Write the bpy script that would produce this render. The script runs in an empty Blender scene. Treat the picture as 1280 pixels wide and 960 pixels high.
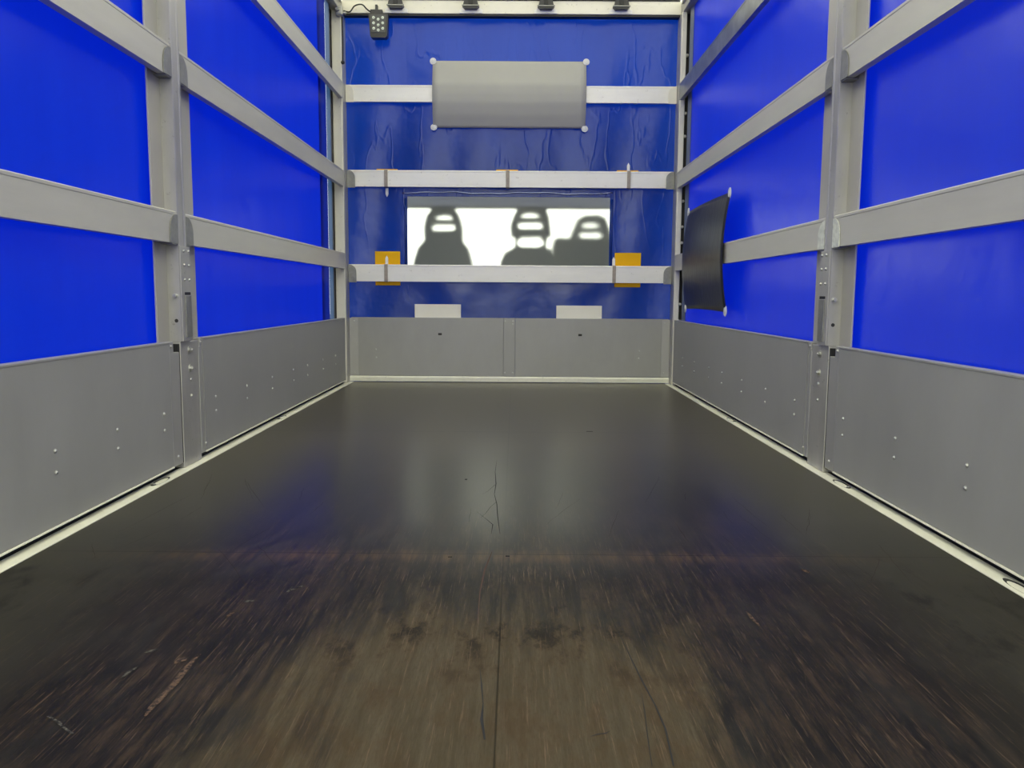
import bpy, bmesh, math, random
from mathutils import Vector, Matrix
S = bpy.context.scene
COL = S.collection
random.seed(7)
PI = math.pi

# ---------------------------------------------------------------- camera
F_PX, PITCH, YAW, ROLL = 999.55, 0.11163, -0.00297, 0.006514
CAM = Vector((0.0338, -0.3051, 0.5767))
def pix_dir(u, v):
    c, s = math.cos(-ROLL), math.sin(-ROLL)
    u, v = c*u - s*v, s*u + c*v
    x, d, up = u, 1.0, -v
    c, s = math.cos(PITCH), math.sin(PITCH)
    y, z = c*d + s*up, -s*d + c*up
    c, s = math.cos(YAW), math.sin(YAW)
    return Vector((c*x + s*y, -s*x + c*y, z))
fw = pix_dir(0, 0); rt = pix_dir(1, 0) - fw; up = pix_dir(0, -1) - fw
cd = bpy.data.cameras.new('camera')
cam = bpy.data.objects.new('camera', cd); COL.objects.link(cam)
M3 = Matrix((rt, up, -fw)).transposed()
cam.matrix_world = Matrix.Translation(CAM) @ M3.to_4x4()
cd.sensor_width = 36.0; cd.lens = 36.0*F_PX/1280.0; cd.clip_start = 0.02; cd.clip_end = 500
S.camera = cam

# ---------------------------------------------------------------- light
SKY_STRENGTH = 2.9
w = bpy.data.worlds.new('overcast'); S.world = w; w.use_nodes = True
bg = w.node_tree.nodes['Background']
bg.inputs[0].default_value = (0.975, 1.0, 0.85, 1); bg.inputs[1].default_value = SKY_STRENGTH
sd = bpy.data.lights.new('hazy_sun', 'SUN'); sd.energy = 0.9; sd.angle = math.radians(50); sd.color = (1, .95, .86)
so = bpy.data.objects.new('hazy_sun', sd); COL.objects.link(so)
so.rotation_euler = (math.radians(55), 0, math.radians(4))
S.view_settings.view_transform = 'Standard'; S.view_settings.look = 'None'
S.view_settings.gamma = 1.0; S.view_settings.use_curve_mapping = False
S.view_settings.exposure = 0.0
try:
    S.cycles.max_bounces = 14; S.cycles.diffuse_bounces = 6; S.cycles.glossy_bounces = 4
    S.cycles.transmission_bounces = 8; S.cycles.transparent_max_bounces = 12
except Exception:
    pass

# ---------------------------------------------------------------- materials
class NT:
    def __init__(s, name):
        s.m = bpy.data.materials.new(name); s.m.use_nodes = True
        s.t = s.m.node_tree; s.t.nodes.clear()
        s.out = s.n('ShaderNodeOutputMaterial')
    def n(s, kind, **kw):
        nd = s.t.nodes.new(kind)
        for k, v in kw.items():
            if k.startswith('i_'):
                key = k[2:]
                key = int(key) if key.isdigit() else key.replace('_', ' ')
                s.put(nd.inputs[key], v)
            else: setattr(nd, k, v)
        return nd
    def put(s, sock, v):
        if hasattr(v, 'is_linked') or isinstance(v, bpy.types.NodeSocket): s.t.links.new(v, sock)
        else: sock.default_value = v
    def coord(s, scale=(1, 1, 1), rot=(0, 0, 0), loc=(0, 0, 0)):
        g = s.n('ShaderNodeNewGeometry')
        mp = s.n('ShaderNodeMapping'); s.put(mp.inputs[0], g.outputs['Position'])
        mp.inputs['Scale'].default_value = scale; mp.inputs['Rotation'].default_value = rot
        mp.inputs['Location'].default_value = loc
        return mp.outputs[0]
    def noise(s, freq, detail=4, rough=.55, **kw):
        nn = s.n('ShaderNodeTexNoise'); s.put(nn.inputs['Vector'], s.coord(**kw))
        nn.inputs['Scale'].default_value = freq; nn.inputs['Detail'].default_value = detail
        nn.inputs['Roughness'].default_value = rough
        return nn.outputs['Fac']
    def ramp(s, f, a, b, lo=0.0, hi=1.0):
        r = s.n('ShaderNodeMapRange'); s.put(r.inputs[0], f)
        r.inputs[1].default_value = a; r.inputs[2].default_value = b
        r.inputs[3].default_value = lo; r.inputs[4].default_value = hi
        return r.outputs[0]
    def math(s, op, a, b=0.0):
        x = s.n('ShaderNodeMath', operation=op); s.put(x.inputs[0], a); s.put(x.inputs[1], b)
        return x.outputs[0]
    def mix(s, f, a, b):
        x = s.n('ShaderNodeMix', data_type='RGBA'); s.put(x.inputs[0], f)
        s.put(x.inputs[6], a if not isinstance(a, tuple) else (*a[:3], 1))
        s.put(x.inputs[7], b if not isinstance(b, tuple) else (*b[:3], 1))
        return x.outputs[2]
    def bump(s, h, strength=.2, dist=.01):
        b = s.n('ShaderNodeBump'); b.inputs['Strength'].default_value = strength
        b.inputs['Distance'].default_value = dist; s.put(b.inputs['Height'], h)
        return b.outputs[0]
    def bsdf(s, color, rough, metal=0.0, spec=.5, normal=None):
        b = s.n('ShaderNodeBsdfPrincipled')
        s.put(b.inputs['Base Color'], (*color, 1) if isinstance(color, tuple) else color)
        s.put(b.inputs['Roughness'], rough); s.put(b.inputs['Metallic'], metal)
        b.inputs['Specular IOR Level'].default_value = spec
        if normal is not None: s.put(b.inputs['Normal'], normal)
        return b.outputs[0]
    def done(s, sh):
        s.t.links.new(sh, s.out.inputs['Surface']); return s.m

def metal(name, c, rough=.45, met=.35, var=.12, scale=9, stretch=(1, 1, 1), spots=0.0, spotc=(.12, .11, .1)):
    t = NT(name)
    f = t.noise(scale, 5, .6, scale=stretch)
    f2 = t.noise(220, 2, .6)
    col = t.mix(t.ramp(f, .3, .7), tuple(x*(1-var) for x in c), tuple(min(1, x*(1+var)) for x in c))
    if spots:
        m = t.ramp(t.noise(34, 5, .7, loc=(3, 1, 7)), .66-.06*spots, .74)
        col = t.mix(t.math('MULTIPLY', m, .6), col, spotc)
    r = t.ramp(f, .25, .75, rough-.07, rough+.07)
    return t.done(t.bsdf(col, r, met, .5, t.bump(f2, .06, .002)))

def plain(name, c, rough=.5, met=0.0, spec=.5, var=.08, scale=25):
    t = NT(name)
    f = t.noise(scale, 3, .6)
    col = t.mix(f, tuple(x*(1-var) for x in c), tuple(min(1, x*(1+var)) for x in c))
    return t.done(t.bsdf(col, rough, met, spec))

def tarp(name, refl, trans, gloss_r=.28, gloss=.025, wr=.25, wscale=(1, 1, 1), dirt=.0, crease=0.0):
    t = NT(name)
    f = t.noise(2.2, 4, .5, scale=wscale)
    fine = t.noise(420, 1, .5)
    st = t.noise(6, 4, .6, scale=(1.0, 1.0, .12))
    hh = t.math('ADD', f, t.math('MULTIPLY', fine, .012))
    if crease:
        cn = t.noise(3.0, 3, .55, scale=(1.6, 1, .45), rot=(0, .25, 0), loc=(1.7, 0, 2.1))
        cr = t.ramp(t.math('ABSOLUTE', t.math('SUBTRACT', cn, .5)), 0, .022, 1, 0)
        gz = t.n('ShaderNodeNewGeometry'); sz = t.n('ShaderNodeSeparateXYZ'); t.put(sz.inputs[0], gz.outputs['Position'])
        hh = t.math('ADD', hh, t.math('MULTIPLY', t.math('MULTIPLY', cr, t.ramp(sz.outputs[2], .7, 1.6, .06, 1)), crease))
    nb = t.bump(hh, wr, .05)
    dcol = t.mix(t.ramp(st, .35, .75), refl, tuple(min(1, x*1.35 + dirt) for x in refl))
    tcol = t.mix(t.ramp(t.noise(1.3, 3, .5), .3, .7), tuple(x*.93 for x in trans), trans)
    d = t.n('ShaderNodeBsdfDiffuse'); t.put(d.inputs[0], dcol); t.put(d.inputs['Normal'], nb)
    tr = t.n('ShaderNodeBsdfTranslucent'); t.put(tr.inputs[0], tcol)
    a = t.n('ShaderNodeAddShader'); t.put(a.inputs[0], d.outputs[0]); t.put(a.inputs[1], tr.outputs[0])
    g = t.n('ShaderNodeBsdfGlossy'); g.inputs['Roughness'].default_value = gloss_r
    t.put(g.inputs['Normal'], nb)
    lw = t.n('ShaderNodeLayerWeight'); lw.inputs[0].default_value = .25
    fac = t.math('ADD', t.math('MULTIPLY', lw.outputs['Fresnel'], .13), gloss)
    mx = t.n('ShaderNodeMixShader'); t.put(mx.inputs[0], fac)
    t.put(mx.inputs[1], a.outputs[0]); t.put(mx.inputs[2], g.outputs[0])
    return t.done(mx.outputs[0])

def floor_material():
    t = NT('phenolic_plywood')
    g = t.n('ShaderNodeNewGeometry'); sp = t.n('ShaderNodeSeparateXYZ'); t.put(sp.inputs[0], g.outputs['Position'])
    X, Y = sp.outputs[0], sp.outputs[1]
    mul = lambda *a: a[0] if len(a) == 1 else t.math('MULTIPLY', a[0], mul(*a[1:]))
    add = lambda a, b: t.math('ADD', a, b)
    big = t.noise(1.9, 5, .6, scale=(1.3, .55, 1))
    blot = t.noise(7.5, 7, .7, scale=(1.5, .45, 1), loc=(4, 2, 0))
    blot2 = t.noise(11, 7, .72, scale=(1.3, .6, 1), loc=(1, 8, 0))
    streak = t.noise(13, 7, .75, scale=(4.5, .30, 1), loc=(0, 3, 0))
    streak2 = t.noise(10, 7, .75, scale=(4.0, .30, 1), rot=(0, 0, .22), loc=(5, 3, 0))
    f1 = t.noise(70, 4, .75, scale=(3.2, .10, 1), rot=(0, 0, .10))
    f2 = t.noise(60, 4, .75, scale=(3.0, .10, 1), rot=(0, 0, -.40), loc=(2, 5, 0))
    f3 = t.noise(60, 4, .75, scale=(3.0, .10, 1), rot=(0, 0, .36), loc=(7, 1, 0))
    grain = t.noise(190, 4, .7, scale=(2.2, .25, 1))
    ax = t.math('ABSOLUTE', add(X, t.math('MULTIPLY', t.math('SUBTRACT', big, .5), .55)))
    # film-faced board: olive where intact, blackened along the loading lanes
    base = t.mix(big, (.021, .0195, .0155), (.030, .0275, .0215))
    base = t.mix(t.ramp(Y, 1.5, 2.7, 0, .95), base, (.056, .048, .033))
    black = mul(t.ramp(ax, .84, .62, 0, 1), t.ramp(Y, 2.7, 1.6, 0, 1), t.ramp(blot, .34, .5, .45, 1))
    col = t.mix(black, base, (.0075, .0066, .0062))
    # scuffed brown film
    wz = mul(t.ramp(ax, .80, .50, 0, 1), t.ramp(Y, 2.1, 1.35, 0, 1))
    st = t.math('MAXIMUM', t.ramp(streak, .47, .62), t.ramp(streak2, .49, .64))
    col = t.mix(mul(st, wz, t.ramp(blot2, .38, .6), .8), col, (.054, .035, .021))
    # lane worn down to the wood at the tail
    lane = mul(t.ramp(ax, .42, .17, 0, 1), t.ramp(Y, 1.32, .90, 0, 1))
    lm = t.ramp(add(lane, mul(t.math('SUBTRACT', add(blot, mul(streak, .5)), .75), 1.7)), .25, .75)
    wood = t.mix(t.ramp(streak, .35, .65), (.040, .031, .0185), (.064, .052, .034))
    wood = t.mix(t.ramp(blot2, .45, .62, 0, .55), wood, (.050, .029, .014))
    wood = t.mix(t.ramp(grain, .50, .70, 0, .55), wood, (.030, .023, .014))
    col = t.mix(mul(lm, t.ramp(lane, 0, .12)), col, wood)
    # black remnants of film over the worn lane
    rem = mul(t.ramp(blot2, .53, .63), t.ramp(Y, .78, 1.0, .1, .9), t.ramp(Y, 1.7, 1.4, 0, 1))
    col = t.mix(rem, col, (.010, .0088, .0082))
    # fine scratches
    wear = mul(t.ramp(Y, 2.4, 1.5, .0, 1), t.ramp(t.math('ABSOLUTE', X), 1.0, .65, .06, 1))
    sc = add(t.ramp(f1, .58, .68), add(t.ramp(f2, .60, .70), t.ramp(f3, .60, .70)))
    sc = t.math('MINIMUM', mul(sc, wear, t.ramp(blot, .36, .62, .25, 1)), .75)
    col = t.mix(mul(sc, .9), col, (.105, .070, .044))
    # orange rubbed edge along the cross joint
    dy = t.math('ABSOLUTE', t.math('SUBTRACT', Y, add(1.385, mul(blot, .05))))
    rub = mul(t.ramp(dy, .008, .05, 1, 0), t.ramp(t.math('ABSOLUTE', X), .5, .95, 1, .08), t.ramp(streak, .40, .62))
    col = t.mix(mul(rub, .75), col, (.080, .046, .022))
    def joint(v, pos, wd):
        return t.ramp(t.math('ABSOLUTE', t.math('SUBTRACT', v, pos)), wd*.4, wd, 1, 0)
    jn = t.math('MAXIMUM', joint(Y, 1.425, .0035), mul(joint(Y, 3.023, .007), t.ramp(blot2, .4, .55, .2, .8)))
    jn = t.math('MAXIMUM', jn, mul(joint(X, .012, .0022), .7))
    col = t.mix(mul(jn, .9), col, (.004, .0035, .003))
    h = add(mul(grain, .3), add(mul(sc, .5), mul(jn, -2.0)))
    ro = add(t.ramp(Y, 1.7, 1.0, .279, .44), mul(lm, t.ramp(Y, 1.3, 1.0, 0, .2)))
    b = t.n('ShaderNodeBump'); b.inputs['Distance'].default_value = .003
    t.put(b.inputs['Height'], h); t.put(b.inputs['Strength'], t.ramp(Y, 2.0, 1.1, 0, .05))
    p = t.n('ShaderNodeBsdfPrincipled')
    p.inputs['Specular Tint'].default_value = (1, .95, .44, 1); t.put(p.inputs['Base Color'], col); t.put(p.inputs['Roughness'], ro); t.put(p.inputs['Normal'], b.outputs[0])
    t.put(p.inputs['Specular IOR Level'], t.ramp(Y, 1.25, 1.75, .10, .42))
    return t.done(p.outputs[0])

M = {}
M['panel'] = metal('brushed_panel', (.325, .323, .30), .50, .2, .07, 5, (1, 1, .5))
M['profile'] = metal('panel_end_profile', (.40, .395, .375), .42, .4, .06, 8)
M['slat'] = metal('anodised_slat', (.54, .525, .45), .48, .25, .06, 6, (.4, .4, 3))
M['white_slat'] = metal('white_painted_slat', (.86, .84, .76), .45, .0, .05, 6, (.4, 1, 2), .6, (.35, .3, .24))
M['post'] = metal('post_aluminium', (.42, .41, .38), .42, .45, .12, 14, (1, 1, .4), .6)
M['flange'] = metal('post_flange', (.43, .415, .36), .5, .2, .05, 5)
M['zinc'] = metal('dull_zinc', (.27, .27, .25), .45, .6, .2, 30)
M['bright_zinc'] = metal('bright_zinc', (.66, .67, .58), .42, .4, .25, 45)
M['galv'] = metal('galvanised', (.25, .26, .27), .36, .7, .35, 16, (1, 1, 1))
M['cream'] = metal('cream_paint', (.76, .73, .62), .5, 0, .05, 6, (1, 1, 1), .5, (.3, .26, .2))
M['strip'] = metal('edge_strip', (.74, .73, .60), .5, .1, .07, 12, (1, 1, 1), .6, (.3, .27, .2))
M['rivet'] = metal('rivet_steel', (.50, .50, .47), .34, .8, .1, 40)
M['black'] = plain('black_rubber_and_gaps', (.012, .012, .012), .6)  # rubber parts, and the black put into dark gaps
M['dark'] = plain('dark_gap', (.02, .02, .018), .8)
M['blackplastic'] = plain('black_plastic', (.018, .018, .02), .35)
M['white'] = plain('white_plastic', (.8, .79, .74), .4)
M['board'] = plain('cream_board', (.82, .79, .66), .6, var=.05, scale=12)
M['yellow'] = plain('yellow_foam', (.84, .45, .004), .6, 0, .2, var=.06)
M['strap'] = plain('grey_strap', (.36, .31, .25), .7, var=.3, scale=60)
M['sheet'] = plain('grey_sheet', (.36, .355, .32), .55, var=.05, scale=7)
M['eyelet'] = plain('pale_eyelet', (.66, .66, .63), .4, var=.05)
M['seat'] = plain('seat_fabric', (.055, .06, .06), .9, var=.2, scale=40)
M['cab'] = plain('cab_grey', (.62, .62, .60), .6)
M['lens'] = metal('lamp_reflector', (.42, .46, .42), .25, .8, .05)
M['ground'] = plain('concrete_yard', (.10, .098, .092), .9, var=.2, scale=3)
M['tarp'] = tarp('blue_side_tarp', (.002, .018, .13), (.0004, .0075, .36))
M['tarp_fold'] = tarp('blue_tarp_doubled', (.006, .012, .10), (.0006, .006, .14))
M['tarp_back'] = tarp('blue_front_tarp', (.003, .023, .15), (.0005, .013, .155), .22, .035, .4, crease=.07)
M['seam'] = plain('weld_highlight', (.30, .36, .60), .25, .7, .9)  # pale metallic blue: the weld's highlight is put into the colour
M['hem'] = tarp('grey_hem', (.13, .15, .19), (.02, .05, .12), .4)
M['roof'] = tarp('white_roof_tarp', (.62, .62, .60), (.74, .72, .64), .4, .03)
M['fold'] = tarp('shaded_fold_tarp', (.55, .55, .53), (.16, .16, .15), .35, .05)  # darker copy of the roof tarp, the fold's shade put into it
M['floor'] = floor_material()
t = NT('black_sheet')
f = t.noise(9, 5, .6, scale=(1, 3, .3)); g_ = t.noise(40, 3, .6, scale=(1, 4, .3))
M['blackplate'] = t.done(t.bsdf(t.mix(f, (.010, .010, .010), (.022, .022, .021)), t.ramp(g_, .3, .7, .32, .46), 0, .45, t.bump(g_, .12, .004)))
t = NT('clear_vinyl')
tp = t.n('ShaderNodeBsdfRefraction'); tp.inputs[0].default_value = (.86, .89, .87, 1); tp.inputs['Roughness'].default_value = .72; tp.inputs['IOR'].default_value = 1.07
tl = t.n('ShaderNodeBsdfTranslucent'); tl.inputs[0].default_value = (.8, .85, .82, 1)
ml = t.n('ShaderNodeMixShader'); ml.inputs[0].default_value = .085
t.put(ml.inputs[1], tp.outputs[0]); t.put(ml.inputs[2], tl.outputs[0])
gl = t.n('ShaderNodeBsdfGlossy'); gl.inputs['Roughness'].default_value = .15
t.put(gl.inputs['Normal'], t.bump(t.noise(30, 3, .5, scale=(4, 1, .2)), .15, .01))
mg = t.n('ShaderNodeMixShader'); mg.inputs[0].default_value = .03
t.put(mg.inputs[1], ml.outputs[0]); t.put(mg.inputs[2], gl.outputs[0])
M['vinyl'] = t.done(mg.outputs[0])

# ---------------------------------------------------------------- mesh helpers
ORI = {}
def new_bm(): return bmesh.new()
def bx(bm, x0, x1, y0, y1, z0, z1, bev=0.0):
    r = bmesh.ops.create_cube(bm, size=1)
    vs = r['verts']
    for v in vs:
        v.co = Vector(((x0+x1)/2 + v.co.x*abs(x1-x0), (y0+y1)/2 + v.co.y*abs(y1-y0), (z0+z1)/2 + v.co.z*abs(z1-z0)))
    if bev:
        es = list({e for v in vs for e in v.link_edges})
        bmesh.ops.bevel(bm, geom=es, offset=bev, segments=2, affect='EDGES', profile=.5)
    return bm
def extrude_poly(bm, pts, axis, a, b):
    """pts: 2D outline; axis 'x','y','z': extrusion axis from a to b."""
    def P(p, q):
        return {'x': (q, p[0], p[1]), 'y': (p[0], q, p[1]), 'z': (p[0], p[1], q)}[axis]
    va = [bm.verts.new(P(p, a)) for p in pts]; vb = [bm.verts.new(P(p, b)) for p in pts]
    n = len(pts)
    bm.faces.new(va); bm.faces.new(list(reversed(vb)))
    for i in range(n): bm.faces.new((va[i], vb[i], vb[(i+1) % n], va[(i+1) % n]))
    bmesh.ops.recalc_face_normals(bm, faces=bm.faces[:])
    return bm
def cyl(bm, c, d, r, h, seg=16, r2=None):
    """cylinder starting at c along direction d."""
    d = Vector(d).normalized()
    m = Matrix.Translation(Vector(c) + d*h/2) @ Vector((0, 0, 1)).rotation_difference(d).to_matrix().to_4x4()
    bmesh.ops.create_cone(bm, cap_ends=True, segments=seg, radius1=r, radius2=r if r2 is None else r2, depth=h, matrix=m)
    return bm
def dome(bm, c, d, r, h):
    d = Vector(d).normalized()
    m = Matrix.Translation(Vector(c)) @ Vector((0, 0, 1)).rotation_difference(d).to_matrix().to_4x4() @ Matrix.Diagonal((1, 1, h/r, 1))
    bmesh.ops.create_uvsphere(bm, u_segments=14, v_segments=8, radius=r, matrix=m)
    return bm
def tube(bm, pts, r, seg=8):
    pts = [Vector(p) for p in pts]; rings = []
    for i, p in enumerate(pts):
        tg = (pts[min(i+1, len(pts)-1)] - pts[max(i-1, 0)]).normalized()
        a = tg.orthogonal().normalized() if i == 0 else (rings_a - tg*rings_a.dot(tg)).normalized()
        rings_a = a; b = tg.cross(a)
        rings.append([bm.verts.new(p + (a*math.cos(2*PI*k/seg) + b*math.sin(2*PI*k/seg))*r) for k in range(seg)])
    for i in range(len(rings)-1):
        for k in range(seg):
            bm.faces.new((rings[i][k], rings[i][(k+1) % seg], rings[i+1][(k+1) % seg], rings[i+1][k]))
    bm.faces.new(list(reversed(rings[0]))); bm.faces.new(rings[-1])
    return bm
def spline(pts, n=8):
    pts = [Vector(p) for p in pts]; out = []
    for i in range(len(pts)-1):
        p0 = pts[max(i-1, 0)]; p1 = pts[i]; p2 = pts[i+1]; p3 = pts[min(i+2, len(pts)-1)]
        for k in range(n):
            u = k/n
            out.append(.5*((2*p1) + (p2-p0)*u + (2*p0-5*p1+4*p2-p3)*u*u + (3*p1-p0-3*p2+p3)*u**3))
    out.append(pts[-1]); return out
def grid(bm, fn, nu, nv):
    V = [[bm.verts.new(fn(i/nu, j/nv)) for j in range(nv+1)] for i in range(nu+1)]
    for i in range(nu):
        for j in range(nv): bm.faces.new((V[i][j], V[i+1][j], V[i+1][j+1], V[i][j+1]))
    return bm
def thicken(o, th, off=0):
    m = o.modifiers.new('thickness', 'SOLIDIFY'); m.thickness = th; m.offset = off

def obj(name, bm, mat, parent=None, smooth=False, origin=None):
    me = bpy.data.meshes.new(name)
    if parent is not None: og = ORI[parent.name]
    elif origin is not None: og = Vector(origin)
    else:
        xs = [v.co for v in bm.verts]
        og = Vector(((min(v.x for v in xs)+max(v.x for v in xs))/2, (min(v.y for v in xs)+max(v.y for v in xs))/2, min(v.z for v in xs)))
    bmesh.ops.transform(bm, matrix=Matrix.Translation(-og), verts=bm.verts[:])
    if smooth:
        for f in bm.faces: f.smooth = True
    bm.to_mesh(me); bm.free()
    me.materials.append(mat)
    o = bpy.data.objects.new(name, me); COL.objects.link(o)
    if parent is not None: o.parent = parent
    else: o.location = og
    ORI[o.name] = og
    return o
def tag(o, label, cat, group=None):
    o['label'] = label; o['category'] = cat
    if group: o['group'] = group
    return o
def thing(name, label, cat, loc, group=None):
    o = bpy.data.objects.new(name, None); COL.objects.link(o); o.location = loc
    o.empty_display_size = .05
    ORI[o.name] = Vector(loc)
    return tag(o, label, cat, group)
def struct(name, bm, mat, smooth=False):
    o = obj(name, bm, mat, None, smooth); o['kind'] = 'structure'; return o
PROTO = {}
def stud(kind, name, parent, pos, d, mat):
    """small rivet / bolt part sharing one mesh per kind and direction."""
    key = (kind, tuple(d))
    if key not in PROTO:
        bm = new_bm(); d = Vector(d)
        if kind == 'rivet': cyl(bm, (0, 0, 0), d, .0056, .0012, 14); dome(bm, d*.0012, d, .0046, .0034)
        elif kind == 'bolt':
            cyl(bm, (0, 0, 0), d, .0125, .002, 18); cyl(bm, d*.002, d, .0085, .007, 6); dome(bm, d*.009, d, .005, .003)
        elif kind == 'stud': cyl(bm, (0, 0, 0), d, .009, .003, 14); cyl(bm, d*.003, d, .006, .012, 10)
        me = bpy.data.meshes.new(name); bm.to_mesh(me); bm.free(); me.materials.append(mat); PROTO[key] = me
    o = bpy.data.objects.new(name, PROTO[key]); COL.objects.link(o); o.parent = parent
    o.location = Vector(pos) - ORI[parent.name]
    return o

# ================================================================ SETTING
# load bed
bm = new_bm(); bx(bm, -1.02, 1.02, .0, 4.935, -.03, 0); floor = struct('floor', bm, M['floor'])
def mark(name, pts, wd, mat, label=None):
    """a flat worn mark on the floor boards, following pts with half-widths wd."""
    bm = new_bm(); P = [Vector((*p, .0006)) for p in pts]
    L, R = [], []
    for i, p in enumerate(P):
        tg = (P[min(i+1, len(P)-1)] - P[max(i-1, 0)]).normalized(); n = Vector((-tg.y, tg.x, 0))
        wv = (wd if not isinstance(wd, (list, tuple)) else wd[i])*.62
        j = 1 + random.uniform(-.25, .25)
        L.append(bm.verts.new(p + n*wv*j)); R.append(bm.verts.new(p - n*wv*j))
    for i in range(len(P)-1): bm.faces.new((L[i], R[i], R[i+1], L[i+1]))
    o = obj(name, bm, mat, floor)
    if label: o['label'] = label
    return o
def floor_at(px, py):
    d = pix_dir((px-640)/F_PX, (py-480)/F_PX); k = -CAM.z/d.z
    p = CAM + d*k; return (p.x, p.y)
mk_dark = plain('crack_dark', (.004, .0035, .003), .8)
def worn(name, c, lo, hi, fr):
    t = NT(name); f = t.noise(fr, 5, .75)
    return t.done(t.bsdf(t.mix(t.ramp(f, lo, hi), (.011, .010, .0098), c), .6, 0, .15))
mk_scr = worn('scratch_brown', (.075, .048, .03), .35, .7, 120)
mk_pale = worn('gouge_pale', (.115, .070, .042), .40, .62, 130)
mk_grey = worn('scuff_grey', (.095, .088, .070), .44, .60, 130)
def wob(a, b, n, amp):
    out = []
    for i in range(n+1):
        u = i/n
        out.append((a[0]+(b[0]-a[0])*u + random.uniform(-amp, amp), a[1]+(b[1]-a[1])*u + random.uniform(-amp, amp)))
    return out
# long crack in the right hand board, crack beside the middle joint, gouges and scuffs on the left
mark('crack', [floor_at(*q) for q in ((763, 770), (780, 805), (790, 826), (803, 852), (820, 884), (832, 912), (842, 958))], [.0006, .001, .0014, .0022, .0016, .002, .0022], mk_dark)
mark('crack', [floor_at(*q) for q in ((802, 866), (806, 890), (810, 925), (815, 958))], [.0004, .0012, .001, .001], mk_dark)
mark('crack', [floor_at(*q) for q in ((621, 575), (619, 590), (620, 605), (618, 618), (621, 630), (622, 645), (625, 668))], [.0004, .0012, .002, .0014, .0022, .0016, .0004], mk_dark)
mark('crack', [floor_at(*q) for q in ((620, 628), (613, 634), (607, 642), (600, 648))], [.001, .0008, .0006, .0002], mk_dark)
mark('crack', [floor_at(*q) for q in ((619, 606), (610, 614), (603, 618))], [.001, .0008, .0003], mk_dark)
mark('crack', [floor_at(*q) for q in ((596, 640), (609, 650), (616, 656), (614, 668))], [.0003, .001, .0014, .0004], mk_dark)
mark('crack', [floor_at(*q) for q in ((615, 690), (606, 712), (600, 740), (597, 780))], [.001, .003, .002, .001], plain('rubbed_brown', (.05, .022, .01), .7))
mark('crack', [floor_at(*q) for q in ((600, 835), (602, 858), (604, 880), (602, 900), (606, 925))], [.0005, .0022, .0012, .0032, .002], mk_dark)
mark('cut', [floor_at(*q) for q in ((738, 921), (748, 918), (757, 917), (763, 914))], [.0006, .0016, .0016, .0006], mk_dark)
mark('gouge', wob(floor_at(180, 896), floor_at(250, 818), 8, .002), [.002, .008, .008, .007, .008, .009, .007, .004, .001], mk_pale)
mark('gouge', wob(floor_at(60, 895), floor_at(92, 918), 5, .001), .0035, mk_grey)
mark('scuff', wob(floor_at(218, 830), floor_at(232, 822), 3, .001), [.002, .01, .011, .003], mk_pale)
mark('scuff', wob(floor_at(182, 816), floor_at(198, 812), 3, .001), [.002, .008, .007, .002], mk_grey)
mark('scuff', wob(floor_at(150, 849), floor_at(172, 833), 4, .002), [.001, .005, .006, .005, .001], mk_grey)
mark('scuff', wob(floor_at(304, 752), floor_at(319, 751), 3, .001), [.002, .008, .007, .002], mk_grey)
mark('scuff', wob(floor_at(283, 772), floor_at(293, 764), 3, .001), [.002, .007, .006, .002], mk_pale)
mark('scuff', wob(floor_at(358, 740), floor_at(380, 732), 4, .002), [.002, .006, .004, .006, .001], mk_grey)
mark('scuff', wob(floor_at(932, 764), floor_at(950, 784), 4, .001), [.001, .005, .006, .005, .001], mk_pale)
mark('scuff', wob(floor_at(1002, 711), floor_at(1012, 717), 3, .001), [.002, .010, .010, .002], mk_pale)
mark('hole', [floor_at(733, 539.5), floor_at(741, 539.5)], .012, mk_dark)
mark('hole', [floor_at(581, 599.5), floor_at(584, 599.5)], .011, mk_dark)
mark('hole', [floor_at(632, 695.5), floor_at(637, 695.5)], .006, mk_dark)
mark('hole', [floor_at(560, 696.5), floor_at(565, 696.5)], .004, mk_dark)
for i in range(46):     # long thin scratches, mostly along the bed
    x = random.choice((random.gauss(.62, .2), random.gauss(-.5, .25), random.gauss(.1, .5))); y = random.uniform(.65, 1.9)
    if abs(x) > .95: continue
    L_ = random.uniform(.08, .38); a = random.gauss(0, .22) + (.12 if x > 0 else -.1)
    mark('scratch', wob((x, y), (x + math.sin(a)*L_, y + math.cos(a)*L_), 6, .002), [.0002, .0004, .0005, .0006, .0005, .0004, .0002], mk_scr)

# pale edge strips; dark backing added behind to darken the gap and block tarp light
for s, nm in ((-1, 'trim_1'), (1, 'trim_2')):
    bm = new_bm(); bx(bm, s*1.022, s*1.068, 0, 4.93, -.03, .0008, .0006); o = struct(nm, bm, M['strip'])
    bm = new_bm()
    bx(bm, s*1.069, s*1.13, 0, 4.95, -.06, -.022); bx(bm, s*1.080, s*1.100, 0, 4.95, -.10, .10)
    obj('gap_backing', bm, M['dark'], o)
# roof beams along both sides and the cream header at the front
for s, nm in ((-1, 'trim_3'), (1, 'trim_4')):
    bm = new_bm(); bx(bm, s*1.058, s*1.125, 0, 4.98, 2.312, 2.385, .004)
    bx(bm, s*1.045, s*1.058, 0, 4.84, 2.355, 2.385, .002); struct(nm, bm, M['post'])
bm = new_bm(); bx(bm, -1.058, 1.058, 4.90, 4.96, 2.312, 2.392, .003); hdr = struct('trim_5', bm, M['cream'])
bm = new_bm(); bx(bm, -1.05, 1.05, 4.905, 4.955, 2.300, 2.3115); bx(bm, -1.05, 1.05, 4.893, 4.955, 2.393, 2.400); obj('lip_and_gap_shade', bm, M['black'], hdr)  # upper strip: dark gap under the roof folds, put in as black
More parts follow.
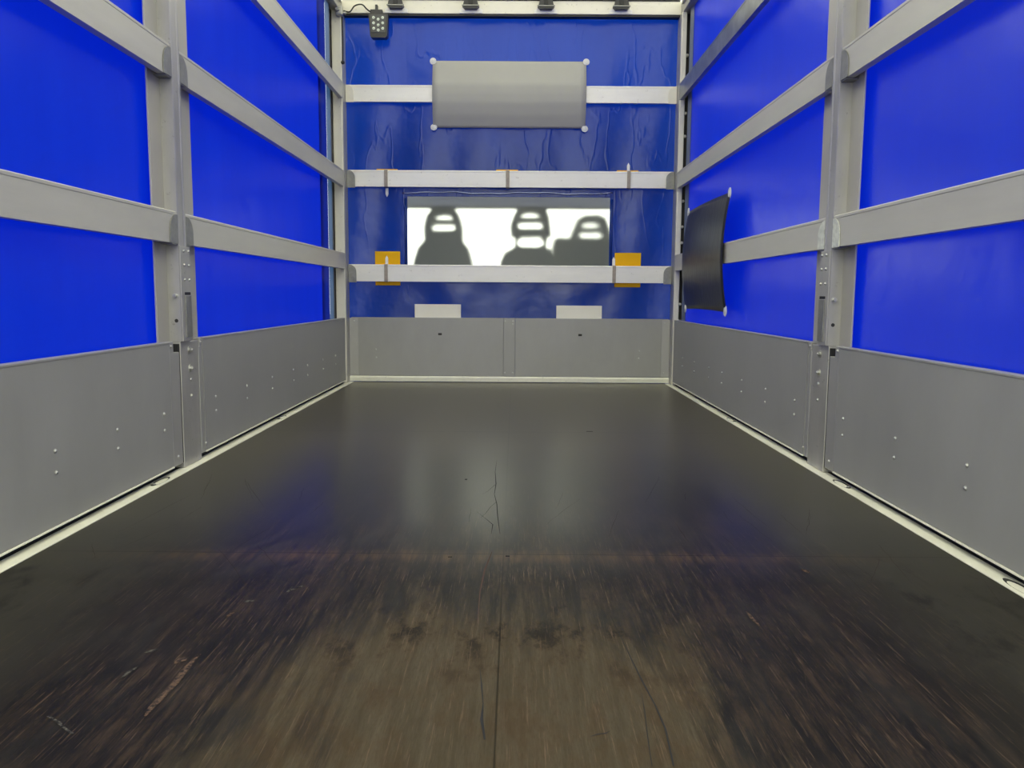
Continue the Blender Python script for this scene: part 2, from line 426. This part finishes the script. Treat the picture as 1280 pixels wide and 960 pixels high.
# tarps
for s, nm in ((-1, 'wall_left'), (1, 'wall_right')):
    def fn(u, v, s=s):
        y = 4.50*u if s < 0 else 4.74*u; z = -.05 + 2.42*v
        bul = .012*math.sin(PI*min(1, max(0, (z-.42)/1.9)))*max(0, math.sin(PI*(y-2.38)/2.12) if y > 2.38 else math.sin(PI*(2.38-y)/2.38))
        return (s*(1.104 + bul), y, z)
    bm = new_bm(); grid(bm, fn, 48, 24); wl = struct(nm, bm, M['tarp'], True)
    bm = new_bm()
    if s < 0:
        grid(bm, lambda u, v: (-1.1035, 4.44 + .19*u, -.05 + 2.42*v), 2, 4); obj('doubled_fold', bm, M['tarp_fold'], wl)
        bm = new_bm(); grid(bm, lambda u, v: (-1.103, 4.63 + .12*u, -.05 + 2.42*v), 2, 4); obj('hem', bm, M['hem'], wl)
    else:
        grid(bm, lambda u, v: (1.103 - .012*math.sin(PI*u), 4.74 + .085*u, -.05 + 2.42*v), 6, 4); obj('hem', bm, M['hem'], wl)
# front tarp with the window opening
WX0, WX1, WZ0, WZ1 = -.668, .645, .70, 1.203
YT = 4.978
def back_pt(x, z):
    wv = .006*math.sin(9*x + 2.3*z) * math.sin(2.1*z) + .005*math.sin(17*x - 3*z)
    e = min(1, max(0, min(abs(x-WX0), abs(x-WX1))/.15)) if WZ0-.1 < z < WZ1+.1 else 1
    if WX0 <= x <= WX1 and WZ0-.1 < z < WZ1+.1: e = 0
    return (x, YT + wv*e, z)
bm = new_bm()
def patch(x0, x1, z0, z1):
    grid(bm, lambda u, v: back_pt(x0 + (x1-x0)*u, z0 + (z1-z0)*v), max(2, int((x1-x0)*36)), max(2, int((z1-z0)*20)))
patch(-1.06, WX0, -.02, 2.33); patch(WX1, 1.06, -.02, 2.33); patch(WX0, WX1, -.02, WZ0); patch(WX0, WX1, WZ1, 2.33)
bmesh.ops.remove_doubles(bm, verts=bm.verts[:], dist=.0005)
wb = struct('wall_back', bm, M['tarp_back'], True)
# welded seam above the window: a wrinkled glossy ridge, highlight put into its colour
bm = new_bm()
seam_pts = [(x, YT-.006 + .002*math.sin(23*x), 1.228 + .004*math.sin(11*x) + .002*math.sin(31*x)) for x in [-.70 + 1.36*i/60 for i in range(61)]]
tube(bm, seam_pts, .0055, 8); o = obj('welded_seam', bm, M['seam'], wb, True)
bm = new_bm(); tube(bm, [(WX1+.012, YT-.004, z) for z in (.70, .95, 1.19)], .007, 8); obj('welded_seam', bm, M['tarp_back'], wb, True)
bm = new_bm(); tube(bm, [(WX0-.012, YT-.004, z) for z in (.70, .95, 1.19)], .007, 8); obj('welded_seam', bm, M['tarp_back'], wb, True)
def fn(u, v):
    return (WX0-.008 + (WX1-WX0+.016)*u, YT + .002 + .004*math.sin(PI*u)*math.sin(PI*v), WZ0-.008 + (WZ1-WZ0+.016)*v)
bm = new_bm(); grid(bm, fn, 12, 6); struct('window_1', bm, M['vinyl'], True)
# roof tarp, gathered in soft folds at the front
def fn(u, v):
    x = -1.12 + 2.24*u; y = 5.0*v
    z = 2.50 - .035*(1 - math.cos(2*PI*y/.62))*(.25 if y < 4 else .5)
    return (x, y, z - (.0 if abs(x) < 1.05 else .05))
bm = new_bm(); grid(bm, fn, 28, 80); ceil = struct('ceiling', bm, M['roof'], True)
def fn(u, v):
    x = -1.05 + 2.10*u; ph = ((x + .717)/.465) % 1.0
    sag = .020*math.sin(PI*ph)
    a = PI*1.05*v
    return (x, 4.93 - .055*math.sin(a), 2.452 + .045*math.cos(a) - sag)
bm = new_bm(); grid(bm, fn, 70, 10); o = obj('gathered_fold', bm, M['fold'], ceil, True)
# yard below and the driver's cab ahead of the load bed
bm = new_bm(); bx(bm, -60, 60, -60, 60, -1.2, -1.0); struct('ground', bm, M['ground'])

# ================================================================ DROP SIDES
def side_panel(s, y0, y1, label, rivets, near):
    p = thing('dropside_panel', label, 'side panel', (s*1.0625, (y0+y1)/2, .02), 'dropside panels')
    xi, xo = s*1.05, s*1.075
    e0, e1 = (y1-.072, y1) if near else (y0, y0+.03)
    b0, b1 = (y0, e0-.003) if near else (e1+.003, y1-.02)
    bm = new_bm()
    zt = .421
    pts = [(xi, .026), (xi+s*.004, .021), (xo, .021), (xo, zt), (xi+s*.002, zt), (xi-s*.0012, zt-.001), (xi-s*.0012, zt-.005), (xi, zt-.007)]
    extrude_poly(bm, [(a, b) for a, b in pts], 'y', b0, b1); obj('board', bm, M['panel'], p)
    bm = new_bm(); bx(bm, xi-s*.003, xi+s*.01, b0, b1, .0190, .0232, .001); obj('bottom_lip', bm, M['strip'], p)
    bm = new_bm()
    if near:
        bx(bm, xi+s*.0008, xo, e0, e1, .02, .385, .002); bx(bm, xi+s*.0008, xo, e0, e0+.03, .383, zt, .002)
    else:
        bx(bm, xi+s*.0008, xo, e0, e1, .02, zt-.03, .002); bx(bm, xi+s*.0008, xo, e0+.008, e1, zt-.032, zt, .002)
    obj('end_profile', bm, M['profile'], p)
    if near:
        bm = new_bm(); bx(bm, xi+s*.003, xo, e1+.0005, e1+.0085, .02, .41); obj('gap_shade', bm, M['black'], p)  # black strip added in the gap, its shade put into the colour
    if not near:
        bm = new_bm(); bx(bm, xi+s*.0008, xo, y1-.018, y1, .02, zt, .002); obj('end_profile', bm, M['profile'], p)
    for y in rivets:
        for z in (.202, .150): stud('rivet', 'rivet', p, (xi, y, z), (-s, 0, 0), M['rivet'])
    ends = ((2.21, .406), (2.235, .048)) if near else ((2.447, .407), (2.466, .050), (4.70, .412))
    for y, z in ends: stud('rivet', 'rivet', p, (xi + s*.0006, y, z), (-s, 0, 0), M['rivet'])
    return p
NEAR = [1.46, 1.80, 2.14]; NEAR_L = [1.55, 1.848, 2.14]; FAR = [2.57, 2.91, 3.25, 3.595, 3.86, 4.20, 4.52]
side_panel(-1, .02, 2.272, 'grey metal side board on the left wall, nearest part, before the middle post', NEAR_L, True)
side_panel(1, .02, 2.272, 'grey metal side board on the right wall, nearest part, before the middle post', NEAR, True)
side_panel(-1, 2.432, 4.815, 'grey metal side board on the left wall between the middle post and the front corner', FAR, False)
side_panel(1, 2.432, 4.815, 'grey metal side board on the right wall between the middle post and the front corner', FAR, False)
# headboard panel
p = thing('headboard_panel', 'low grey riveted metal panel across the front end below the blue tarp', 'panel', (0, 4.94, .005))
bm = new_bm(); bx(bm, -1.035, -.04, 4.930, 4.958, .040, .422, .002); obj('board', bm, M['panel'], p)
bm = new_bm(); bx(bm, .037, 1.04, 4.930, 4.958, .040, .422, .002); obj('board', bm, M['panel'], p)
bm = new_bm(); bx(bm, -.0395, .0365, 4.9285, 4.957, .040, .4225, .002); obj('joint_plate', bm, M['panel'], p)
bm = new_bm(); bx(bm, -1.0475, -.99, 4.927, 4.9298, .042, .418, .001); obj('end_plate', bm, M['profile'], p)
bm = new_bm(); bx(bm, .995, 1.0475, 4.927, 4.9298, .042, .418, .001); obj('end_plate', bm, M['profile'], p)
bm = new_bm(); extrude_poly(bm, [(4.958, .0385), (4.925, .0385), (4.918, .030), (4.918, .004), (4.958, .004)], 'x', -1.0475, 1.0475); obj('bottom_rail', bm, M['strip'], p)
for x, z in ((-.875, .213), (-.873, .160), (.85, .213), (.848, .165), (1.012, .398), (1.012, .069), (-1.015, .398), (-1.015, .063)):
    stud('rivet', 'rivet', p, (x, 4.930 if abs(x) < 1 else 4.927, z), (0, -1, 0), M['rivet'])
for x in (-.030, .022):
    for z in (.403, .065, .385 if x > 0 else .403):
        if not (x < 0 and z == .403 and False): stud('rivet', 'rivet', p, (x, 4.9285, z), (0, -1, 0), M['rivet'])
for x in (-.455, .462):
    bm = new_bm(); bx(bm, x-.012, x+.012, 4.9285, 4.931, .308, .322, .001); obj('slot', bm, M['dark'], p)

# ================================================================ MIDDLE POSTS
def pocket_bm(s, y0, y1, z0, z1, sign, th=.0025, x=None):
    """rounded-top plate in front of a rail end."""
    bm = new_bm(); xi = s*1.0447 if x is None else x
    wv = y1-y0; pts = []
    if sign < 0: pts = [(y1, z0), (y1, z1)] + [(y0 + wv*(1-math.cos(a))*1.0, z1 - wv*.9*(1-math.sin(a))) for a in (PI/2, PI/3, PI/6, 0)][0:0]
    n = 6
    if sign < 0:
        pts = [(y1, z0), (y1, z1)] + [(y0 + wv*(1-math.cos(PI/2*(1-i/n)))*.9, z1 - wv*.9*(1-math.sin(PI/2*(1-i/n)))) for i in range(n+1)] + [(y0, z0)]
    else:
        pts = [(y0, z0), (y1, z0)] + [(y1 - wv*(1-math.cos(PI/2*i/n))*.9, z1 - wv*.9*(1-math.sin(PI/2*i/n))) for i in range(n+1)] + [(y0, z1)]
    extrude_poly(bm, pts, 'x', xi - s*th, xi)
    bmesh.ops.remove_doubles(bm, verts=bm.verts[:], dist=1e-5)
    return bm
def mid_post(s, label):
    p = thing('middle_post', label, 'post', (s*1.075, 2.34, 0), 'middle posts')
    bm = new_bm(); bx(bm, s*1.083, s*1.089, 2.196, 2.512, .30, 2.31, .001); obj('flange', bm, M['flange'], p)
    y0, y1 = 2.281, 2.345
    bm = new_bm()                      # hollow box column with raised edges
    pts = [(s*1.083, y0), (s*1.044, y0), (s*1.042, y0+.003), (s*1.042, y0+.013), (s*1.045, y0+.016), (s*1.045, y1-.016), (s*1.042, y1-.013), (s*1.042, y1-.003), (s*1.044, y1), (s*1.083, y1)]
    extrude_poly(bm, pts, 'z', .418, 2.31); obj('column', bm, M['post'], p)
    bm = new_bm(); bx(bm, s*1.0385, s*1.0425, 2.281, 2.356, .418, .724, .001); obj('cover_plate', bm, M['post'], p)
    bm = new_bm(); bx(bm, s*1.0352, s*1.0385, 2.304, 2.350, .43, .566, .001); obj('lock_bar', bm, M['zinc'], p)
    bm = new_bm(); bx(bm, s*1.0378, s*1.0386, 2.304, 2.350, .568, .577); obj('slot', bm, M['black'], p)
    for y in (2.308, 2.345):
        for z in (.709, .664, .617): stud('rivet', 'rivet', p, (s*1.0385, y, z), (-s, 0, 0), M['rivet'])
    bm = new_bm(); bx(bm, s*1.050, s*1.093, 2.281, 2.424, .002, .414, .002); bx(bm, s*1.050, s*1.093, 2.283, 2.36, .412, .4185); obj('base_box', bm, M['post'], p)
    for z in (.386, .324): stud('bolt', 'bolt', p, (s*1.050, 2.353, z), (-s, 0, 0), M['rivet'])
    for z in (.287, .232): stud('rivet', 'rivet', p, (s*1.050, 2.355, z), (-s, 0, 0), M['rivet'])
    stud('stud', 'bolt', p, (s*1.058, 2.281, .566), (0, -1, 0), M['rivet'])
    bm = new_bm(); cyl(bm, (s*1.059, 2.2815, .485), (0, -1, 0), .006, .001, 14); obj('hole', bm, M['black'], p)
    for k, (z0, z1) in enumerate(((.731, .822), (1.244, 1.333))):
        mt = M['bright_zinc'] if (s > 0 and k == 0) else M['zinc']
        o = obj('rail_pocket', pocket_bm(s, 2.224, 2.280, z0, z1, -1), mt, p)
        o2 = obj('rail_pocket', pocket_bm(s, 2.346, 2.403, z0, z1, 1), mt, p)
        bm = new_bm(); bx(bm, s*1.045, s*1.083, 2.240, 2.2805, z0-.004, z0-.0005); obj('pocket_floor', bm, M['zinc'], p)
        bm = new_bm(); bx(bm, s*1.045, s*1.083, 2.3455, 2.390, z0-.004, z0-.0005); obj('pocket_floor', bm, M['zinc'], p)
    return p
mid_post(-1, 'upright grey post with dark rail pockets in the middle of the left wall')
mid_post(1, 'upright grey post with two bright zinc pockets, middle of the right wall')

# ================================================================ CORNER POSTS
def corner_post(s, label):
    p = thing('corner_post', label, 'post', (s*1.085, 4.89, 0), 'front corner posts')
    xo = 1.112 if s < 0 else 1.084
    bm = new_bm(); bx(bm, s*1.052, s*xo, 4.842, 4.955, .0, 2.312, .004); obj('column', bm, M['cream'], p)
    bm = new_bm(); bx(bm, s*1.0485, s*1.0522, 4.85, 4.955, .002, 2.30, .001); obj('inner_face', bm, M['post'], p)
    bm = new_bm(); bx(bm, s*1.113, s*1.120, 4.73, 4.98, .30, 2.31)
    if s > 0: bx(bm, 1.085, 1.1125, 4.875, 4.95, .425, 2.31)
    obj('gap_strip', bm, M['black'], p)  # dark gap between post and tarp, put in as a black strip
    for z0, z1 in ((.648, .762), (1.25, 1.360), (1.78, 1.886)):
        # rounded pocket gripping the end of each front rail
        bm = new_bm(); n = 6; r = .045; a0 = s*1.046; a1 = s*.995
        pts = [(a0, z0), (a1, z0)] + [(a1 + s*r*(1-math.cos(PI/2*i/n)), z1 - r*(1-math.sin(PI/2*i/n))) for i in range(n+1)] + [(a0, z1)]
        extrude_poly(bm, pts, 'y', 4.9165, 4.9225); obj('rail_pocket', bm, M['zinc'] if z0 < 1.7 else M['cream'], p)
    if s > 0:
        for z in (2.06, 1.86, 1.71, 1.57, 1.36, 1.17, 1.01, .91, .52):
            bm = new_bm(); cyl(bm, (1.095, 4.875, z), (-.1, -1, 0), .0095, .014, 12); dome(bm, (1.0935, 4.861, z), (-.1, -1, 0), .0095, .006)
            obj('tarp_hook', bm, M['white'], p)
    else:
        bm = new_bm(); bx(bm, -1.075, -1.035, 4.80, 4.84, 2.27, 2.325, .004); cyl(bm, (-1.06, 4.80, 2.30), (0, -1, 0), .012, .02, 12)
        cyl(bm, (-1.035, 4.82, 2.285), (1, 0, 0), .008, .02, 10); obj('latch', bm, M['rivet'], p)
        bm = new_bm(); tube(bm, spline([(-1.046, 4.85, 2.28), (-1.043, 4.85, 2.15), (-1.045, 4.85, 2.0)], 6), .004, 8); dome(bm, (-1.045, 4.845, 2.0), (0, -1, 0), .012, .01); obj('cord', bm, M['black'], p)
    return p
corner_post(-1, 'slim cream post in the front left corner of the load bed')
corner_post(1, 'slim cream post in the front right corner with white tarp hooks beside it')

# ================================================================ RAILS
def slat_profile(c, d, z0, z1, th):
    """outline of an aluminium slat: face coordinate c, going outward d*th."""
    h = z1-z0
    return [(c+d*th, z0), (c+d*th, z1), (c+d*.004, z1), (c, z1-.003), (c, z1-.010), (c+d*.0012, z1-.012), (c+d*.0012, z0)]
RZ = {'lowest': (.732, .832), 'second': (1.245, 1.345), 'third': (1.782, 1.882)}
def side_rail(s, lvl, far, label, mat='slat'):
    z0, z1 = RZ[lvl]; y0, y1 = (2.3465, 4.828) if far else (.02, 2.2795)
    bm = new_bm(); extrude_poly(bm, slat_profile(s*1.045, s, z0, z1, .027), 'y', y0, y1)
    o = obj('side_rail', bm, M[mat]); tag(o, label, 'rail', 'side rails')
    return o
for s, sd_ in ((-1, 'left'), (1, 'right')):
    side_rail(s, 'lowest', False, 'lowest nearest rail on the %s wall, broad grey slat above the side board' % sd_)
    side_rail(s, 'second', False, 'upper nearest rail on the %s wall, grey slat rising out of frame' % sd_)
r_ = side_rail(-1, 'lowest', True, 'lowest rail on the left wall between middle post and front corner')
side_rail(-1, 'second', True, 'smudged second rail up on the left wall between middle post and front corner')
side_rail(-1, 'third', True, 'topmost rail in the front part of the left wall')
side_rail(1, 'lowest', True, 'lowest rail of the right wall, partly hidden behind the hanging black sheet')
side_rail(1, 'second', True, 'second rail up on the right wall, grey slat passing above the black sheet')
side_rail(1, 'third', True, 'darker galvanised rail, topmost in the front part of the right wall', 'galv')
FZ = {'lowest': (.655, .764), 'middle': (1.258, 1.362), 'top': (1.785, 1.888)}
for lvl, lab in (('lowest', 'lowest white rail across the front end, below the clear window'), ('middle', 'middle white rail across the front end, just above the clear window'), ('top', 'top white rail across the front end, running behind the grey sheet')):
    z0, z1 = FZ[lvl]
    bm = new_bm(); extrude_poly(bm, [(a, b) for a, b in slat_profile(4.925, 1, z0, z1, .027)], 'x', -1.044, 1.046)
    tag(obj('front_rail', bm, M['white_slat']), lab, 'rail', 'front rails')

# straps round the front rails
def strap(x, lvl, label, tip):
    z0, z1 = FZ[lvl]; p = thing('rail_strap', label, 'strap', (x, 4.94, z0), 'straps on the front rails')
    bm = new_bm(); wv = .011
    pts = [(4.9235, z0-.003), (4.9205, z0), (4.9205, z1), (4.9235, z1+.0035), (4.957, z1+.0035), (4.957, z1+.0008), (4.925, z1+.0008), (4.9238, z1-.003), (4.9238, z0+.001), (4.957, z0-.0008), (4.957, z0-.003)]
    extrude_poly(bm, pts, 'x', x-wv, x+wv); obj('band', bm, M['strap'], p)
    if tip:
        zz = z1+.004 if tip > 0 else z0-.006; hgt = .055*tip
        bm = new_bm(); extrude_poly(bm, [(x-.009, zz), (x+.009, zz), (x+.009, zz+hgt*.7), (x, zz+hgt), (x-.009, zz+hgt*.7)], 'y', 4.958, 4.962)
        obj('tongue', bm, M['white'], p)
    return p
strap(-.797, 'middle', 'grey strap at the left end of the middle front rail, white tongue below', -1)
strap(-.018, 'middle', 'grey strap round the middle of the middle front rail, above the clear window', 0)
strap(.757, 'middle', 'grey strap at the right end of the middle front rail, white tongue up', 1)
strap(-.803, 'lowest', 'grey strap on the lowest front rail in front of the left yellow pad', 1)
strap(.675, 'lowest', 'grey strap on the lowest front rail at the edge of the right yellow pad', 1)
# yellow pads behind the rails
def pad(x0, x1, z0, z1, label):
    bm = new_bm(); bx(bm, x0, x1, 4.9635, 4.9715, z0, z1, .002); tag(obj('yellow_pad', bm, M['yellow']), label, 'pad', 'yellow pads behind the front rails')
pad(-.880, -.717, .630, .850, 'yellow pad behind the lowest front rail, left of the clear window')
pad(.682, .853, .628, .850, 'yellow pad behind the lowest front rail, right of the clear window')
pad(-.863, -.728, 1.268, 1.374, 'sliver of tan yellow pad above the left end of the middle front rail')
pad(-.093, .048, 1.268, 1.374, 'sliver of tan yellow pad above the centre of the middle front rail')
pad(.684, .824, 1.268, 1.374, 'sliver of tan yellow pad above the right end of the middle front rail')
# cream boards tucked behind the headboard panel
for x0, x1, zt, lab in ((-.623, -.320, .509, 'cream white board sticking up behind the headboard panel, left one'), (.306, .604, .506, 'cream white board sticking up behind the headboard panel, right one')):
    bm = new_bm(); bx(bm, x0, x1, 4.9595, 4.968, .03, zt, .001); tag(obj('cream_board', bm, M['board']), lab, 'board', 'cream boards behind the headboard')

# grey sheet over the top rail
p = thing('grey_sheet', 'grey rectangular plastic sheet fixed with pale eyelets over the top front rail', 'sheet', (0, 4.93, 1.63))
prof = [(2.045, 4.955), (1.97, 4.935), (1.892, 4.9145), (1.84, 4.912), (1.782, 4.9145), (1.71, 4.930), (1.632, 4.958)]
def sheet_y(z):
    for (z1, y1), (z0, y0) in zip(prof, prof[1:]):
        if z0 <= z <= z1: return y0 + (y1-y0)*(z-z0)/(z1-z0)
    return prof[-1][1]
def fn(u, v):
    z = 2.043 - .410*v; x = -.497 + .972*u
    return (x, sheet_y(z) - .002*math.sin(PI*u)*math.sin(7*u), z)
bm = new_bm(); grid(bm, fn, 24, 28); o = obj('sheet', bm, M['sheet'], p, True); thicken(o, .003)
for x, z in ((-.495, 2.04), (.475, 2.04), (-.492, 1.634), (.472, 1.630)):
    bm = new_bm(); y = sheet_y(z) - .004
    cyl(bm, (x, y, z), (0, -1, 0), .021, .003, 22, .019); cyl(bm, (x, y-.003, z), (0, -1, 0), .011, .002, 18, .009)
    obj('eyelet', bm, M['eyelet'], p)

# black sheet hanging on the right wall
p = thing('black_sheet', 'black plastic sheet hanging over the lowest rail on the right wall', 'sheet', (1.05, 4.06, .49))
def bsx(z):
    c = (z-.78)/.29
    return 1.063 - .031*max(0, 1 - abs(c)**1.8)
def fn(u, v):
    y = 3.600 + .93*u; z = .497 + .572*v + .006*math.sin(PI*u)
    return (bsx(z) - .004*math.sin(PI*u), y, z)
bm = new_bm(); grid(bm, fn, 20, 24); o = obj('sheet', bm, M['blackplate'], p, True); thicken(o, .003)
for y, z in ((3.608, 1.066), (3.608, .502), (4.522, 1.066), (4.522, .502)):
    bm = new_bm(); x = bsx(z) - .002
    cyl(bm, (x, y, z), (-1, 0, 0), .027, .003, 22, .025); cyl(bm, (x-.003, y, z), (-1, 0, 0), .013, .003, 18, .011)
    obj('eyelet', bm, M['eyelet'], p)

# work light hanging from the header
p = thing('work_light', 'small black square work light with round lamps hanging from the header', 'work light', (-.82, 4.88, 2.16))
bm = new_bm(); extrude_poly(bm, [(-.885, 2.300), (-.762, 2.300), (-.770, 2.165), (-.782, 2.155), (-.866, 2.155), (-.876, 2.165)], 'y', 4.862, 4.912); obj('housing', bm, M['blackplastic'], p)
bm = new_bm(); extrude_poly(bm, [(-.873, 2.290), (-.774, 2.290), (-.780, 2.185), (-.868, 2.185)], 'y', 4.8585, 4.8615); obj('lens_panel', bm, plain('lens_dark', (.05, .052, .055), .2), p)
for ix, zs in ((-.852, (2.272, 2.240, 2.208)), (-.824, (2.262, 2.228, 2.198)), (-.796, (2.272, 2.240, 2.208))):
    for z in zs:
        bm = new_bm(); cyl(bm, (ix, 4.8585, z), (0, -1, 0), .0075, .003, 14, .0085); dome(bm, (ix, 4.857, z), (0, -1, 0), .005, .004); obj('lamp', bm, M['lens'], p)
bm = new_bm(); bx(bm, -.875, -.80, 4.868, 4.905, 2.300, 2.325, .003); bx(bm, -.845, -.83, 4.872, 4.90, 2.32, 2.355, .002); obj('bracket', bm, M['blackplastic'], p)
bm = new_bm(); tube(bm, spline([(-1.04, 4.87, 2.315), (-1.0, 4.865, 2.308), (-.97, 4.87, 2.345), (-.925, 4.868, 2.352), (-.895, 4.868, 2.325), (-.87, 4.88, 2.310)], 8), .0045, 8); obj('cable', bm, M['black'], p, True)

# black roof carriages on the header
for x, lab in ((-.717, 'black roof bracket on the cream header, leftmost of the four'), (-.252, 'black roof bracket on the cream header, second from the left'), (.214, 'black roof bracket on the cream header, third from the left'), (.680, 'black roof bracket on the cream header, rightmost of the four')):
    p = thing('roof_bracket', lab, 'bracket', (x, 4.87, 2.32), 'roof brackets on the header')
    bm = new_bm(); extrude_poly(bm, [(x-.07, 2.314), (x+.07, 2.314), (x+.072, 2.333), (x+.045, 2.352), (x-.045, 2.352), (x-.072, 2.333)], 'y', 4.894, 4.8995); obj('white_plate', bm, M['white'], p)
    bm = new_bm()
    extrude_poly(bm, [(x-.036, 2.331), (x+.036, 2.331), (x+.052, 2.347), (x+.047, 2.352), (x+.034, 2.40), (x-.034, 2.40), (x-.047, 2.352), (x-.052, 2.347)], 'y', 4.855, 4.8935)
    obj('block', bm, M['blackplastic'], p)
    bm = new_bm(); bx(bm, x-.054, x+.054, 4.850, 4.8548, 2.343, 2.350, .001); obj('ledge', bm, M['zinc'], p)
    bm = new_bm(); bx(bm, x-.014, x+.014, 4.848, 4.8545, 2.352, 2.43, .002); obj('hanger', bm, M['black'], p)

# lashing points in the edge strips
def lash(s, y, label):
    x = s*1.047; p = thing('lashing_point', label, 'lashing point', (x, y, .001), 'lashing points in the edge strips')
    bm = new_bm(); n = 22
    extrude_poly(bm, [(x + .014*math.cos(2*PI*i/n), y + .060*math.sin(2*PI*i/n)) for i in range(n)], 'z', .0009, .0014); obj('recess', bm, M['dark'], p)
    bm = new_bm(); extrude_poly(bm, [(x - s*.004 + .0105*math.cos(2*PI*i/n), y - .004 + .044*math.sin(2*PI*i/n)) for i in range(n)], 'z', .0014, .0022); obj('tongue', bm, M['strip'], p)
    bm = new_bm(); tube(bm, spline([(x - .004, y-.048, .002), (x, y-.052, .005), (x+.006, y-.046, .002)], 4), .0025, 8); obj('ring', bm, M['zinc'], p, True)
lash(-1, 2.09, 'lashing eye in the left edge strip, close to the middle post')
lash(-1, 3.37, 'lashing eye in the left edge strip, far one beyond the middle post')
lash(1, 3.39, 'lashing eye in the right edge strip, far one beyond the middle post')
lash(1, 2.12, 'lashing eye in the right edge strip, close to the middle post')
lash(1, 1.235, 'lashing eye in the right edge strip, nearest, at the frame edge')

# ================================================================ DRIVER'S CAB seen through the clear window
CY = 5.26
bm = new_bm()
bx(bm, -1.0, 1.0, CY, CY+.04, 1.17, 1.80, .004); bx(bm, -1.0, -.80, CY, CY+.04, -.1, 1.17, .004); bx(bm, .82, 1.0, CY, CY+.04, -.1, 1.17, .004)
bx(bm, -.80, .82, CY, CY+.04, -.1, .62, .004)
cb = struct('trim_6', bm, M['cab'])
bm = new_bm(); bx(bm, -.80, .82, CY-.012, CY+.04, 1.156, 1.172, .006); obj('headliner_edge', bm, M['seat'], cb)
bm = new_bm(); bx(bm, -1.0, 1.0, CY+.04, 6.75, 1.76, 1.81, .01); struct('trim_7', bm, M['cab'])
bm = new_bm(); bx(bm, -1.0, 1.0, 6.55, 6.8, -.1, .62, .02); struct('trim_8', bm, M['cab'])
bm = new_bm(); bx(bm, -1.0, 1.0, CY+.04, 6.55, -.14, -.1); struct('trim_9', bm, M['cab'])
def rounded(cx, cz, hw, hh, r, n=6):
    pts = []
    for sx, sz, a0 in ((1, -1, -PI/2), (1, 1, 0), (-1, 1, PI/2), (-1, -1, PI)):
        for i in range(n+1):
            a = a0 + PI/2*i/n; pts.append((cx + sx*(hw-r) + r*math.cos(a), cz + sz*(hh-r) + r*math.sin(a)))
    return pts
def slab_with_holes(name, outline, holes, y, th, parent, mat):
    cu = bpy.data.curves.new(name, 'CURVE'); cu.dimensions = '2D'; cu.fill_mode = 'BOTH'; cu.extrude = th/2; cu.bevel_depth = .006; cu.bevel_resolution = 2
    for lp in [outline] + holes:
        sp = cu.splines.new('POLY'); sp.points.add(len(lp)-1); sp.use_cyclic_u = True
        for q, pt in zip(sp.points, lp): q.co = (pt[0], pt[1], 0, 1)
    tmp = bpy.data.objects.new('tmp', cu); COL.objects.link(tmp)
    dg = bpy.context.evaluated_depsgraph_get(); me = bpy.data.meshes.new_from_object(tmp.evaluated_get(dg))
    bpy.data.objects.remove(tmp); bpy.data.curves.remove(cu)
    bm = new_bm(); bm.from_mesh(me); bpy.data.meshes.remove(me)
    bmesh.ops.transform(bm, matrix=Matrix(((1, 0, 0, 0), (0, 0, -1, y), (0, 1, 0, 0), (0, 0, 0, 1))), verts=bm.verts[:])
    bmesh.ops.recalc_face_normals(bm, faces=bm.faces[:])
    return obj(name, bm, mat, parent)
SY = 5.42
def at_seat(px, py, y=SY):
    d = pix_dir((px-640)/F_PX, (py-480)/F_PX); k = (y-CAM.y)/d.y; q = CAM + d*k; return (q.x, q.z)
def vs(x, y, yy=SY): return at_seat(500 + x*280/1280, 230 + y*135/617, yy)
def seat(label, outline, slots, SY=SY):
    O = [vs(*q, SY) for q in outline]
    cx = sum(q[0] for q in O)/len(O)
    p = thing('cab_seat', label, 'seat', (cx, SY, -.1), 'seats in the cab')
    slab_with_holes('backrest', O, [[vs(*q, SY) for q in s] for s in slots], SY, .10, p, M['seat'])
    zb = min(q[1] for q in O)
    bm = new_bm(); bx(bm, min(q[0] for q in O)+.02, max(q[0] for q in O)-.02, SY-.02, SY+.5, -.09, .30, .04); obj('cushion', bm, M['seat'], p)
    return p
def slotpx(x0, x1, y0, y1, dome_=False):
    if dome_: return [(x0, y1-4), (x0+8, y0+14), (x0+30, y0+3), (x0+55, y0), (x1-55, y0), (x1-30, y0+3), (x1-8, y0+14), (x1, y1-4), (x1-8, y1), (x0+8, y1)]
    return [(x0, (y0+y1)/2), (x0+6, y0+10), (x0+22, y0), (x1-22, y0), (x1-6, y0+10), (x1, (y0+y1)/2), (x1-6, y1-8), (x1-20, y1), (x0+20, y1), (x0+6, y1-8)]
seat('leftmost dark cab seat seen through the clear window, with slotted headrest',
     [(60, 620), (90, 440), (112, 370), (150, 325), (146, 250), (160, 190), (195, 140), (310, 140), (340, 190), (356, 250), (358, 330), (392, 375), (412, 450), (440, 620)],
     [slotpx(194, 312, 178, 212, True), slotpx(180, 325, 231, 274)])
seat('middle dark cab seat seen through the clear window, raised slotted headrest on two stems',
     [(560, 620), (578, 450), (600, 400), (640, 376), (660, 366), (660, 302), (638, 300), (634, 245), (650, 195), (680, 135), (825, 135), (848, 200), (858, 300), (836, 305), (830, 372), (852, 378), (857, 420), (858, 620)],
     [slotpx(684, 803, 165, 201, True), slotpx(668, 820, 220, 264), [(667, 330), (690, 305), (800, 302), (824, 330), (822, 356), (780, 368), (690, 366), (668, 352)]])
seat('right dark cab seat seen through the clear window, with lower slotted headrest',
     [(866, 620), (864, 400), (878, 325), (900, 312), (968, 316), (985, 270), (1010, 210), (1050, 186), (1130, 184), (1168, 202), (1192, 270), (1215, 400), (1225, 620)],
     [slotpx(1028, 1148, 224, 256, True), slotpx(1014, 1160, 280, 314)], SY + .125)
